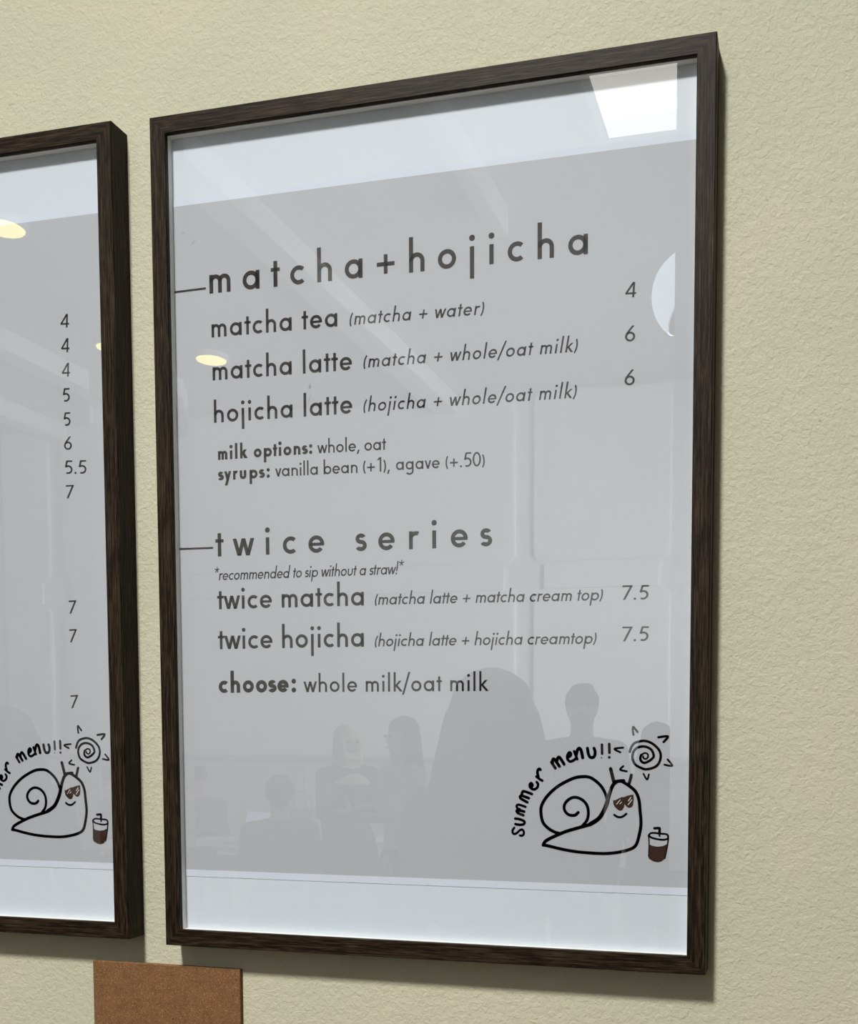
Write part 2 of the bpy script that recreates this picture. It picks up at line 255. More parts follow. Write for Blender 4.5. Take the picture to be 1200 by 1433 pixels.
# far wall: proud rounded panels with recessed joints, wainscot below
def panel(x0, x1, z0, z1, m, r=0.10, y=ROOM_Y, name='panel', th=.05):
    pts = []
    for cx,cz,a0 in ((x1-r,z1-r,0),(x0+r,z1-r,90),(x0+r,z0+r,180),(x1-r,z0+r,270)):
        for k in range(7):
            a = math.radians(a0+15*k); pts.append((cx+r*math.cos(a), cz+r*math.sin(a)))
    bm = bmesh.new(); F = [bm.verts.new((x,y+th,z)) for x,z in pts]; B = [bm.verts.new((x,y,z)) for x,z in pts]
    bm.faces.new(F); n=len(F)
    for i in range(n): bm.faces.new((F[i],B[i],B[(i+1)%n],F[(i+1)%n]))
    bmesh.ops.recalc_face_normals(bm, faces=bm.faces[:])
    bmesh.ops.bevel(bm, geom=[e for e in bm.edges if all(abs(v.co.y-(y+th))<1e-5 for v in e.verts)], offset=.012, segments=2, affect='EDGES')
    return link(name, bm, m)
wb = bpy.data.objects['wall_back']
gx = [(-8.95,-8.30),(-8.10,-2.37),(-2.16,-0.66),(-0.46,1.3),(1.5,3.15)]
for i,(a,b) in enumerate(gx):
    for z0,z1,mm,nm in ((OZ+2.16,OZ+3.97,MFAR,'panel'),(OZ+0.02,OZ+1.82,MFAR,'panel')):
        p_ = panel(a,b,z0,z1,mm,name=nm); p_.parent = wb
for i,(a,b) in enumerate(gx[:-1]):
    pb = boxo('panel', (a+.12,ROOM_Y,OZ+1.86),(b-.12,ROOM_Y+.045,OZ+2.12), MFAR, wb, .008)
for i in range(9):
    a = -8.98+i*1.35
    boxo('wainscot_panel', (a,ROOM_Y,.10),(a+1.335,ROOM_Y+.03,OZ-.05), MLOW, wb, .006)
tag(boxo('trim_1', (ROOM_X0,ROOM_Y+.0,OZ-.05),(ROOM_X1,ROOM_Y+.075,OZ+0.0), mat('mid_grey_rail',(0.42,0.42,0.41),0.5), None,.008), kind='structure')  # plain mid grey rail above the wainscot
tag(boxo('baseboard_back', (ROOM_X0,ROOM_Y,0),(ROOM_X1,ROOM_Y+.045,.10), mat('dark_skirting',(0.12,0.11,0.10),0.5)), kind='structure')

# ceiling beams
MBEAM = plaster('white_beam_paint', (0.72,0.72,0.70), (0.75,0.75,0.73))
for x,w_ in ((-8.1,.22),(-6.6,.22),(-3.15,.26),(-1.42,.12)):
    b_ = boxo('ceiling_beam', (x-w_/2,ROOM_Y+.06 if x<-2 else -6.2,CEIL-.20),(x+w_/2,-.4,CEIL), MBEAM, None, .01)
    tag(b_, {-8.1:'white ceiling beam nearest the left side wall, seen only as a reflection',-6.6:'white ceiling beam between the left side wall and the yellow disc lamps',
             -3.15:'broad white ceiling beam reflected as a diagonal band in the larger frame',-1.42:'narrow white ceiling beam next to the skylight'}[x], 'beam', 'ceiling beams')

# =====================================================================
# STROKE LETTERING (geometric sans, built as flat ribbons)
# =====================================================================
class Ink:
    def __init__(s): s.P = []            # list of polygons (lists of (x,z))
    def quad(s,*p): s.P.append(list(p))
def seg(ink, a, b, w):
    dx,dz = b[0]-a[0], b[1]-a[1]; l = math.hypot(dx,dz) or 1e-9; nx,nz = -dz/l*w/2, dx/l*w/2
    ink.quad((a[0]+nx,a[1]+nz),(a[0]-nx,a[1]-nz),(b[0]-nx,b[1]-nz),(b[0]+nx,b[1]+nz))
def hseg(ink, a, b, hw):                  # diagonal with horizontal cuts
    ink.quad((a[0]-hw/2,a[1]),(a[0]+hw/2,a[1]),(b[0]+hw/2,b[1]),(b[0]-hw/2,b[1]))
def arc(ink, cx, cz, rx, rz, a0, a1, w, n=22):
    pv = None
    n = max(6, int(abs(a1-a0)/12))
    for i in range(n+1):
        a = math.radians(a0+(a1-a0)*i/n); c,s_ = math.cos(a), math.sin(a)
        o = (cx+(rx+w/2)*c, cz+(rz+w/2)*s_); q = (cx+(rx-w/2)*c, cz+(rz-w/2)*s_)
        if pv: ink.quad(pv[0],pv[1],q,o)
        pv = (o,q)
def disc(ink, cx, cz, r, n=18): ink.P.append([(cx+r*math.cos(2*PI*i/n), cz+r*math.sin(2*PI*i/n)) for i in range(n)])

ASC, DSC = 1.80, -0.62
def glyph(ch, s):
    """returns (ink, width, left bearing, right bearing) with x-height 1 and stroke s"""
    k = Ink(); h = s/2; R = (1-s)/2
    st, rd = 0.17, 0.10
    def ring(x): arc(k, x+.5, .5, R, R, 0, 360, s)
    if ch == 'o': ring(0); return k,1.0,rd,rd
    if ch == 'a': ring(0); seg(k,(1-h+.02,0),(1-h+.02,1),s); return k,1.02,rd,st
    if ch == 'b': ring(.02); seg(k,(h,0),(h,ASC),s); return k,1.02,st,rd
    if ch == 'd': ring(0); seg(k,(1.02-h,0),(1.02-h,ASC),s); return k,1.02,rd,st
    if ch == 'p': ring(.02); seg(k,(h,DSC),(h,1),s); return k,1.02,st,rd
    if ch == 'g':
        ring(0); seg(k,(1.02-h,-.2),(1.02-h,1),s); arc(k,.5,-.18,.52-h,.44-h,0,-150,s); return k,1.02,rd,st
    if ch == 'c': arc(k,.5,.5,R,R,48,312,s); return k,.86,rd,.07
    if ch == 'e':
        arc(k,.5,.5,R,R,0,322,s); k.quad((h,.5-s*.42),(1-.01,.5-s*.42),(1-.01,.5+s*.36),(h,.5+s*.36)); return k,1.0,rd,rd
    if ch in 'hn':
        W=.86; r=(W-s)/2; seg(k,(h,0),(h,ASC if ch=='h' else 1),s); arc(k,h+r,1-h-r,r,r,180,0,s); seg(k,(W-h,0),(W-h,1-h-r+.01),s); return k,W,st,st*.92
    if ch == 'm':
        W=.76; r=(W-s)/2; seg(k,(h,0),(h,1),s)
        for x in (0,W-s): arc(k,x+h+r,1-h-r,r,r,180,0,s); seg(k,(x+W-h,0),(x+W-h,1-h-r+.01),s)
        return k,2*W-s,st,st*.92
    if ch == 'u':
        W=.84; r=(W-s)/2; arc(k,h+r,h+r,r,r,180,360,s); seg(k,(h,h+r-.01),(h,1),s); seg(k,(W-h,h+r-.01),(W-h,1),s); return k,W,st*.92,st
    if ch == 'r': 
        seg(k,(h,0),(h,1),s); arc(k,.42,.60,.42-h,.40-h,165,62,s); return k,.60,st,.03
    if ch == 'i': seg(k,(h,0),(h,1),s); disc(k,h,1.42,s*.68); return k,s,st,st
    if ch == 'j': seg(k,(h,DSC),(h,1),s); disc(k,h,1.42,s*.68); return k,s,st,st
    if ch == 'l': seg(k,(h,0),(h,ASC),s); return k,s,st,st
    if ch == 't': seg(k,(.27,0),(.27,1.36),s); seg(k,(0,1-s*.4),(.54,1-s*.4),s*.86); return k,.54,.03,.03
    if ch == 'k':
        seg(k,(h,0),(h,ASC),s); hseg(k,(s*1.1,.52),(.66,1),s*1.25); hseg(k,(.76,0),(s*1.25,.58),s*1.35); return k,.84,st,.0
    if ch == 's':
        a=.30; r1=.235*(1-s)+.0; r2=(1-s)/2-r1; cx=.30
        arc(k,cx,1-h-r1,.235-h*.2,r1,28,270,s); arc(k,cx,h+r2,.265-h*.2,r2,90,-152,s); return k,.60,.07,.07
    if ch == 'v': hseg(k,(.05+s*.3,1),(.42,0),s*1.1); hseg(k,(.79-s*.3,1),(.42,0),s*1.1); return k,.84,.02,.02
    if ch == 'y': hseg(k,(.05+s*.3,1),(.44,0.03),s*1.1); hseg(k,(.81-s*.3,1),(.21,DSC),s*1.1); return k,.86,.02,.02
    if ch == 'w':
        for a,b in ((.08,.38),(.66,.38),(.66,.94),(1.24,.94)): hseg(k,(a,1),(b,0),s*1.08)
        return k,1.32,.02,.02
    if ch == '(': arc(k,1.02,.62,.86,1.22,142,218,s*.9); return k,.42,.06,.08
    if ch == ')': arc(k,-.60,.62,.86,1.22,38,-38,s*.9); return k,.42,.08,.06
    if ch == '+': seg(k,(0,.58),(1.0,.58),s*.92); seg(k,(.5,.08),(.5,1.08),s*.92); return k,1.0,.16,.16
    if ch == '/': hseg(k,(.72,ASC),(.08,-.30),s*.95); return k,.80,-.02,-.02
    if ch == ',': hseg(k,(.22,.20),(.06,-.30),s*1.05); return k,.28,.10,.14
    if ch == '.': disc(k,h,h*1.05,s*.62); return k,s,.16,.16
    if ch == ':': disc(k,h*1.2,h*1.1,s*.64); disc(k,h*1.2,.88,s*.64); return k,s*1.2,.18,.18
    if ch == '!': hseg(k,(h,ASC),(h,.42),s); disc(k,h,h,s*.62); return k,s,.18,.18
    if ch == '*':
        for a in (90,162,234,306,18): seg(k,(.40,1.50),(.40+.42*math.cos(math.radians(a)),1.50+.42*math.sin(math.radians(a))),s*.72)
        return k,.80,.05,.08
    H = 1.72
    if ch == '4':
        hseg(k,(.86,H),(.10,.47),s*1.15); seg(k,(.05,.47),(1.16,.47),s*.95); seg(k,(.88,0),(.88,H),s); k.quad((.88-h,H),(.88+h,H),(.60,1.1),(.50,1.1)); return k,1.16,.06,.06
    if ch == '5':
        seg(k,(.28,H-s*.45),(.98,H-s*.45),s*.9); hseg(k,(.34,H-.02),(.16,.86),s); arc(k,.46,.56,.54-h,.56-h,112,-122,s); seg(k,(.16,.88),(.34,1.02),s*.9); return k,1.0,.10,.08
    if ch == '6':
        arc(k,.52,.54,.52-h,.54-h,0,360,s); hseg(k,(.84,H),(.18,.86),s*1.15); return k,1.04,.08,.08
    if ch == '7': seg(k,(.02,H-s*.45),(1.06,H-s*.45),s*.9); hseg(k,(.96,H-.06),(.30,0),s*1.12); return k,1.08,.08,.05
    if ch == '1': seg(k,(.42,0),(.42,H),s); hseg(k,(.36,H-.03),(.08,H-.34),s*1.2); return k,.5,.22,.26
    if ch == '0': arc(k,.52,H/2,.52-h,H/2-h,0,360,s); return k,1.04,.08,.08
    return k,0,.25,.25
STYLE = {   # stroke, shear, default space
 'heading':(.232,0,.62),'medium':(.226,0,.56),'book':(.205,0,.56),'bold':(.315,0,.80),'italic':(.205,.17,.60),'tight':(.200,.17,.62),'price':(.222,.0,.5)}
def set_line(txt, style, x0, x1, z0, dz, xh):
    s, sh, sp = STYLE[style]
    if style == 'price':
        xh = xh/1.72
        if txt[0] in '47': sh = .06
    xh *= {'italic':.885,'book':.90,'tight':.87}.get(style,1)
    if dz > -.4: pass
    G = []; x = 0
    for ch in txt:
        if ch == ' ':
            x += sp; G.append(None); continue
        k,wd,lb,rb = glyph(ch, s)
        if G: x += lb
        G.append((k,x)); x += wd+rb
    last = rb
    sx = .90 if style == 'tight' else 1.0
    nat = (x-last)*xh*sx
    tr = (x1-x0-nat)/max(1,len(txt)-1)
    if style == 'price': tr = 0; sx = (x1-x0)/nat
    polys = []; words = [polys]
    for i,g in enumerate(G):
        if g is None:
            polys = []; words.append(polys); continue
        k,gx_ = g; ox = x0+gx_*xh*sx+tr*i
        for P in k.P:
            Q = []
            for (px,pz) in P:
                X = ox+(px+sh*(pz-.3))*xh*sx
                Q.append((X, z0+pz*xh+dz*(X-x0)/(x1-x0+1e-6)))
            polys.append(Q)
    return words if style == 'heading' else [sum(words,[])]
def poly_obj(name, polys, m, parent, y, scale=.001, mats=None):
    bm = bmesh.new()
    for P in polys:
        a = sum(P[i][0]*P[(i+1)%len(P)][1]-P[(i+1)%len(P)][0]*P[i][1] for i in range(len(P)))
        if abs(a) < 1e-12: continue
        if a < 0: P = P[::-1]
        bm.faces.new([bm.verts.new((x*scale, y, z*scale)) for x,z in P])
    return link(name, bm, m, parent)

# doodle (marker drawing) -> ribbons with round ends
def catmull(P, sub=5):
    if len(P) < 3: return P
    Q = []
    for i in range(len(P)-1):
        p0 = P[max(i-1,0)]; p1 = P[i]; p2 = P[i+1]; p3 = P[min(i+2,len(P)-1)]
        for k in range(sub):
            t = k/sub
            Q.append(tuple(.5*((2*p1[j])+(-p0[j]+p2[j])*t+(2*p0[j]-5*p1[j]+4*p2[j]-p3[j])*t*t+(-p0[j]+3*p1[j]-3*p2[j]+p3[j])*t**3) for j in (0,1)))
    Q.append(P[-1]); return Q
def ribbon(P, w, polys, jit=True):
    Q = catmull([tuple(p) for p in P], 5); k = Ink()
    for i,(a,b) in enumerate(zip(Q,Q[1:])):
        seg(k, a, b, w)
        disc(k, b[0], b[1], w/2, 12)
    disc(k, Q[0][0], Q[0][1], w/2, 12)
    polys += k.P

# =====================================================================
# PICTURE FRAMES
# =====================================================================
PROF = [(0.0009,0),(0.0190,0),(0.0197,0.0007),(0.0197,0.0044),(0.0150,0.0044),(0.0150,0.0262),(0,0.0262),(0,0.0009)]
# inner back corner of the moulding rests on the wall through its rear face
PROF = [(a, d if d < .02 else DEPTH) for a,d in PROF]
def rail(name, L, parent):
    """rail of length L along local X, inner side towards local +Y, front towards local -Z... built then rotated"""
    bm = bmesh.new()
    A = [bm.verts.new((a, d, a)) for a,d in PROF]; B = [bm.verts.new((L-a, d, a)) for a,d in PROF]
    n = len(A)
    for i in range(n): bm.faces.new((A[i],A[(i+1)%n],B[(i+1)%n],B[i]))
    bm.faces.new(A[::-1]); bm.faces.new(B); bmesh.ops.recalc_face_normals(bm, faces=bm.faces[:])
    return link(name, bm, MWOOD, parent)
def make_frame(ox, oz, H, label, group):
    root = empty('picture_frame', (ox,0,OZ+oz)); tag(root, label, 'picture frame', group)
    b = rail('frame_rail', FW, root); b.location = (0,0,0)
    t_ = rail('frame_rail', FW, root); t_.location = (FW,0,H); t_.rotation_euler = (0,PI,0)
    l = rail('frame_rail', H, root); l.location = (0,0,H); l.rotation_euler = (0,PI/2,0)
    r = rail('frame_rail', H, root); r.location = (FW,0,0); r.rotation_euler = (0,-PI/2,0)
    i0 = FACE-.0003; y0,y1 = .0060,.0140
    for a,b_ in (((.0152,y0,.0152),(i0,y1,H-.0152)),((FW-i0,y0,.0152),(FW-.0152,y1,H-.0152)),((i0,y0,.0152),(FW-i0,y1,i0)),((i0,y0,H-i0),(FW-i0,y1,H-.0152))):
        boxo('spacer', a, b_, MSPACER, root)
    boxo('backing_board', (.0154,.01405,.0154),(FW-.0154,.0185,H-.0154), MBOARD, root)
    sh = boxo('menu_sheet', (.0160,.0136,.0818),(FW-.0160,.01404,.8645), MSHEET, root)
    # acrylic sheet: flat in the middle, its outer margins bent slightly back
    bm = bmesh.new(); xs = [.0155,.0200,.0230,.0260,.0300,.0350,.0400]; nx = len(xs)
    X = xs+[FW-x for x in reversed(xs)]; Zs = [.0155,.024,H*.25,H*.5,H*.75,H-.024,H-.0155]
    def yo(x):
        d = min(x, FW-x)-.0155; return .0047 + (.0011*max(0,1-d/.0235) if d < .0235 else 0)
    front = [[bm.verts.new((x,yo(x),z)) for z in Zs] for x in X]; back = [[bm.verts.new((x,yo(x)+.0009,z)) for z in Zs] for x in X]
    for i in range(len(X)-1):
        for j in range(len(Zs)-1):
            bm.faces.new((front[i][j],front[i+1][j],front[i+1][j+1],front[i][j+1])); bm.faces.new((back[i][j],back[i][j+1],back[i+1][j+1],back[i+1][j]))
    link('acrylic_glazing', bm, MACR, root)
    return root, sh
rootA, sheetA = make_frame(0, 0, FH, 'larger dark brown wooden frame fully in view, listing matcha and hojicha drinks', 'framed drink menus on the stucco wall')
rootB, sheetB = make_frame(-0.69017, 0.0043, 0.9504, 'dark brown wooden frame cut off by the left edge, showing a column of prices', 'framed drink menus on the stucco wall')

YI = .01350
for i,(txt,style,x0,x1,z0,dz,xh) in enumerate(LETTERING_A):
    m = MINKG if i in (12,14,16,18,19) else MINK
    for wd in set_line(txt,style,x0,x1,z0,dz,xh): poly_obj('lettering', wd, m, sheetA, YI)
for txt,style,x0,x1,z0,dz,xh in LETTERING_B:
    for wd in set_line(txt,style,x0+690.17,x1+690.17,z0-4.3,dz,xh): poly_obj('lettering', wd, MINK, sheetB, YI)
# rules that run in from the sheet's left edge
poly_obj('heading_rule', [[(16.2,760.3),(60.2,760.9),(60.2,763.4),(16.2,762.8)]], MINK, sheetA, YI)
poly_obj('heading_rule', [[(16.2,467.2),(63.7,466.9),(63.7,469.2),(16.2,469.6)]], MINK, sheetA, YI)
def doodle(sheet, dx, dz):
    ink, fill, white, hi = [], [], [], []
    for kind,w_,P in DOODLE:
        P = [(x+dx, z+dz) for x,z in P]
        if kind == 's': ribbon(P, w_*(1.32 if w_ < 2.75 else 1.12), ink)
        elif kind == 'd': disc(Ink_ := Ink(), P[0][0], P[0][1], w_/2); ink += Ink_.P
        elif kind == 'f': fill.append(P)
        elif kind == 'w': white.append(P)
        elif kind == 'h': ribbon(P, w_, hi)
    a = poly_obj('marker_drawing', ink, MINK, sheet, YI-.00008)
    for nm,P in zip(('sunglasses_fill','drink_fill'), fill): poly_obj(nm, [P], MFILL, sheet, YI-.00005)
    c = poly_obj('paint_highlight', hi, MPAPER, sheet, YI-.00010)
doodle(sheetA, 0, 0)
doodle(sheetB, 690.17-683.4, -4.3+0.3)
# little scuffs and a hair on the larger sheet
k = Ink(); 
for a,b_ in (((42.6,812.6),(46.8,817.0)),((46.8,817.0),(47.6,817.4)),((30.5,826),(33.5,827.5)),((187.0,640.5),(189.0,645.0)),((189.5,640.2),(188.0,646.5)),((187.6,640.2),(190.6,643.2)),((186.0,623),(189.0,633))): seg(k, a, b_, .32)
for nm,a_,b_ in (('scuff',0,2),('scuff',2,3),('hair_strand',3,6),('scuff',6,7)): poly_obj(nm, k.P[a_:b_], MSCUFF, sheetA, YI-.0001)

# cork tile
ck = boxo('cork_tile', (0,0,0),(.2033,.006,.26), MCORK, None, .0012)
ck.location = (-0.1202, DEPTH-.006, OZ-.0300-.26); tag(ck, 'square brown cork tile on the wall below the gap between the frames', 'cork tile')
ck.rotation_euler = (0, .001, 0)

# =====================================================================
# LAMPS OF THE ROOM (seen as reflections)
# =====================================================================
MDISC = mat('warm_lamp_diffuser', (0.9,0.85,0.6), 0.4, emit=(1.0,0.82,0.24), estr=5.5)
MRIM = mat('white_lamp_rim', (0.85,0.85,0.83), 0.4)
def disc_lamp(x, y, label):
    r = empty('ceiling_lamp', (x,y,CEIL)); tag(r, label, 'lamp', 'yellow disc lamps on the ceiling')
    bm = bmesh.new(); lathe(bm,[(0.001,0),(.165,0),(.17,-.02),(.165,-.045),(.145,-.05),(.145,-.044),(0.001,-.044)]); bmesh.ops.recalc_face_normals(bm, faces=bm.faces[:]); link('lamp_rim', bm, MRIM, r)
    bm = bmesh.new(); lathe(bm,[(0.001,-.0445),(.144,-.0445),(.138,-.056),(.08,-.062),(0.001,-.064)]); bmesh.ops.recalc_face_normals(bm, faces=bm.faces[:]); link('diffuser', bm, MDISC, r)
disc_lamp(-5.01,-2.84,'round warm yellow disc lamp nearest the menus, outside both reflections')
disc_lamp(-5.01,-8.28,'round warm yellow disc lamp reflected left of the words matcha latte')
disc_lamp(-5.02,-5.56,'round warm yellow disc lamp reflected at the top of the left frame')
# spot fitting of the key light
sp = empty('ceiling_spotlight_fitting', (-.20,-3.0,CEIL)); tag(sp,'round white ceiling spotlight aimed at the menus','lamp')
bm = bmesh.new(); cyl(bm,(0,0,0),(0,0,-.10),.03); link('stem', bm, MRIM, sp)
d = (Vector((0.25,0,OZ-2.0))-Vector((-.20,-3.0,OZ+3.8))).normalized(); c0 = Vector((0,0,-.2))
bm = bmesh.new(); cyl(bm, c0-d*.10, c0-d*.012, .2, .295, 28); link('lamp_housing', bm, MRIM, sp)
# dome pendant
pd = empty('pendant_lamp', (0.13,-4.0,OZ+2.30)); tag(pd,'white dome pendant lamp reflected beside the price 4','lamp')
MDIN = mat('grey_shade_lining', (0.6,0.62,0.63), 0.5)
MDOME = mat('opal_dome', (0.85,0.9,0.95), 0.35, emit=(0.80,0.91,1.0), estr=3.0)
dh = empty('lamp_head',(0,0,.12)); dh.parent = pd; dh.rotation_euler = Vector((.76,-.02,-.65)).to_track_quat('-Z','Y').to_euler()
bm = bmesh.new(); pr=[(.21,0),(.21,.01)]+[(.21*math.cos(a),.01+.205*math.sin(a)) for a in [PI/2*i/9 for i in range(1,9)]]+[(.02,.217)]
pr += [(.02,.21)]+[(r-.008 if r>.02 else .012, z-.006) for r,z in reversed(pr[:-1])]
lathe(bm, pr); bmesh.ops.recalc_face_normals(bm, faces=bm.faces[:]); ds = link('lamp_shade', bm, [MDOME, MDIN], dh, True); ds.location = (0,0,-.1)
for f in ds.data.polygons:
    if f.normal.dot(f.center-Vector((0,0,.02))) < 0: f.material_index = 1
bm = bmesh.new(); cyl(bm,(0,0,.21),(0,0,CEIL-OZ-2.30),.006,n=8); link('cord', bm, mat('pendant_cord',(0.7,0.7,0.7),0.5), pd)

# =====================================================================
# PEOPLE AND FURNITURE REFLECTED IN THE GLAZING
# =====================================================================
def skin_mesh(name, verts, edges, radii, root, m, parent=None, levels=2, smooth=True):
    me = bpy.data.meshes.new(name+'_skeleton'); me.from_pydata([tuple(v) for v in verts], edges, [])
    o = bpy.data.objects.new(name, me); COL.objects.link(o)
    md = o.modifiers.new('skin','SKIN'); md.use_smooth_shade = True; md.branch_smoothing = .6
    for i,r in enumerate(radii):
        sv = me.skin_vertices[0].data[i]; sv.radius = r if isinstance(r,tuple) else (r,r); sv.use_root = (i == root)
    s2 = o.modifiers.new('sub','SUBSURF'); s2.levels = levels; s2.render_levels = levels
    dg = bpy.context.evaluated_depsgraph_get(); me2 = bpy.data.meshes.new_from_object(o.evaluated_get(dg))
    o.modifiers.clear(); o.data = me2; me2.name = name; bpy.data.meshes.remove(me)
    me2.materials.clear(); me2.materials.append(m)
    for p in me2.polygons: p.use_smooth = True
    if parent: o.parent = parent
    return o
def blob_mesh(name, parts, m, parent, vox=.008, cut=None):
    """soft solid from tapered capsules [(p, q, r0, r1)] fused into one surface"""
    bm = bmesh.new()
    for p,q,r0,r1 in parts:
        p,q = Vector(p),Vector(q)
        n = max(2, int((q-p).length/(min(min(r0),min(r1))*.45))+1)
        for k in range(n):
            t = k/(n-1); c = p.lerp(q,t); r = [r0[i]+(r1[i]-r0[i])*t for i in range(3)]
            g = bmesh.ops.create_icosphere(bm, subdivisions=2, radius=1.0)
            for v in g['verts']: v.co = Vector((v.co.x*r[0], v.co.y*r[1], v.co.z*r[2]))+c
            if (q-p).length < 1e-4: break
    me = bpy.data.meshes.new(name+'_src'); bm.to_mesh(me); bm.free(); o = bpy.data.objects.new(name, me); COL.objects.link(o)
    md = o.modifiers.new('r','REMESH'); md.mode = 'VOXEL'; md.voxel_size = vox; md.use_smooth_shade = True
    s2 = o.modifiers.new('s','SMOOTH'); s2.iterations = 4
    dg = bpy.context.evaluated_depsgraph_get(); me2 = bpy.data.meshes.new_from_object(o.evaluated_get(dg)); o.modifiers.clear(); o.data = me2; me2.name = name; bpy.data.meshes.remove(me)
    me2.materials.clear(); me2.materials.append(m)
    for f in me2.polygons: f.use_smooth = True
    o.parent = parent; return o
class Sk:
    def __init__(s): s.v=[]; s.e=[]; s.r=[]
    def add(s, p, r, frm=None):
        s.v.append(Vector(p)); s.r.append(r); i=len(s.v)-1
        if frm is not None: s.e.append((frm,i))
        return i
MSKIN = [mat('skin_tone_light',(0.50,0.33,0.25),0.5), mat('skin_tone_tan',(0.34,0.20,0.14),0.5)]
MHAIR = mat('black_hair',(0.012,0.010,0.009),0.75,0.12)
MEYE = mat('dark_eye',(0.02,0.015,0.01),0.3); MLIP = mat('lip',(0.35,0.14,0.12),0.5); MSHOE = mat('dark_shoes',(0.03,0.03,0.03),0.5)
def person(loc, rz, H, label, top, bottom, skin=0, hair='short', pose='stand', group='people reflected in the glazing', hairmat=None, female=False, sleeve='long', wide=1.0):
    sh = .105*H*(0.94 if female else 1.0); hw = .052*H
    seated = pose == 'seated'
    pz = .53*H if not seated else .50
    dz = pz-.53*H
    Z = lambda f: f*H+dz
    sk = Sk()
    pel = sk.add((0,0,Z(.53)), (.075*H,.062*H))
    wa = sk.add((0,0,Z(.61)), (.066*H,.052*H), pel); ch = sk.add((0,.005,Z(.71)), (.082*H,.060*H), wa); nb = sk.add((0,0,Z(.80)), (.055*H,.045*H), ch)
    nk = sk.add((0,0,Z(.845)), .032*H, nb); j = sk.add((0,.012,Z(.885)), (.040*H,.046*H), nk); hd = sk.add((0,.008,Z(.93)), (.046*H,.056*H), j); tp = sk.add((0,.000,Z(.968)), (.038*H,.046*H), hd); tq = sk.add((0,-.002,Z(.985)), (.018*H,.022*H), tp)
    ns = sk.add((0,.060*H,Z(.915)), .0045*H, hd)
    legs = {}; arms = {}
    for s in (-1,1):
        hp = sk.add((s*hw,0,Z(.49)), .056*H, pel)
        if seated:
            kn = sk.add((s*hw*1.3,.24*H,Z(.50)), .038*H, hp); an = sk.add((s*hw*1.3,.27*H,.07), .024*H, kn); to = sk.add((s*hw*1.4,.36*H,.035), .022*H, an)
        else:
            kn = sk.add((s*hw*1.1,.012,Z(.285)), .036*H, hp); an = sk.add((s*hw*1.15,-.005,.045*H), .022*H, kn); to = sk.add((s*hw*1.3,.10*H,.022*H), .020*H, an)
        legs[s] = (hp,kn,an,to)
        so = sk.add((s*sh,0,Z(.795)), .034*H, nb)
        if pose in ('hold','seated'):
            el = sk.add((s*(sh+.02*H),.02*H,Z(.635)), .024*H, so); wr = sk.add((s*.05*H,.15*H,Z(.665)), .016*H, el); hdv = Vector((-s*.25,1,.25)).normalized()
        else:
            el = sk.add((s*(sh+.035*H),-.01*H,Z(.625)), .025*H, so); wr = sk.add((s*(sh+.045*H),.03*H,Z(.48)), .016*H, el); hdv = Vector((0,.15,-1)).normalized()
        pa = sk.add(sk.v[wr]+hdv*.042*H, (.020*H,.011*H), wr)
        arms[s] = (so,el,wr,pa)
        side = hdv.cross(Vector((0,0,1)) if abs(hdv.z)<.8 else Vector((1,0,0))).normalized()
        for f in range(4):
            b0 = sk.v[pa]+side*(f-1.5)*.0115*H*.95; k1 = sk.add(b0+hdv*.022*H, .0055*H, pa)
            ln = (.024,.028,.026,.020)[f]*H; k2 = sk.add(sk.v[k1]+hdv*ln*.6+Vector((0,.003*H,-.002*H)), .005*H, k1); sk.add(sk.v[k2]+hdv*ln*.5+Vector((0,.006*H,-.006*H)), .0042*H, k2)
        t1 = sk.add(sk.v[wr]+hdv*.02*H-side*.020*H, .0065*H, wr); sk.add(sk.v[t1]+hdv*.022*H-side*.008*H, .0055*H, t1)
    for s in (-1,1): sk.add((s*.052*H,-.002,Z(.925)), .009*H, hd)
    body = skin_mesh('person', sk.v, sk.e, sk.r, pel, MSKIN[skin])
    body.location = loc; body.rotation_euler = (0,0,rz); tag(body, label, 'person', group)
    # garments follow the skeleton a little outside it
    def garment(name, idx, edges, grow, m, over=None):
        over = over or {}; P = {a: Vector(over.get(a, sk.v[a])) for a in idx}
        def rad(a):
            r = sk.r[a]; r = r if isinstance(r,tuple) else (r,r); k = wide if a in (pel,wa,ch,nb) else 1.0
            return (r[0]*k+grow, r[1]*k+grow, min(r)+grow*.4)
        return blob_mesh(name, [(P[a], P[b_], rad(a), rad(b_)) for a,b_ in edges], m, body, .013)
    endm = 2 if sleeve == 'long' else 1
    idx = [pel,wa,ch,nb]; ed = [(pel,wa),(wa,ch),(ch,nb)]
    for s in (-1,1):
        idx += list(arms[s][:endm+1]); ed += [(nb,arms[s][0])]+[(arms[s][i],arms[s][i+1]) for i in range(endm)]
    over = {pel:(0,0,Z(.50) if not seated else Z(.52))}
    if sleeve == 'short':
        for s in (-1,1):
            e_ = arms[s][1]; over[e_] = tuple(sk.v[e_].lerp(sk.v[arms[s][0]],.25))
    garment('shirt' if top[1] != 'coat' else 'coat', idx, ed, .014, top[0], over)
    idx = [pel]; ed = []
    for s in (-1,1): idx += list(legs[s][:3]); ed += [(pel,legs[s][0]),(legs[s][0],legs[s][1]),(legs[s][1],legs[s][2])]
    if bottom[1] == 'skirt':
        bm = bmesh.new(); lathe(bm,[(.085*H,Z(.60)),(.11*H,Z(.53)),(.125*H,Z(.45)),(.14*H,Z(.25)),(.155*H,Z(.10)),(.15*H,Z(.10)),(.12*H,Z(.45)),(.08*H,Z(.59))],24)
        o = link('skirt', bm, bottom[0], body, True)
    garment('trousers', idx, ed, .010, bottom[0])
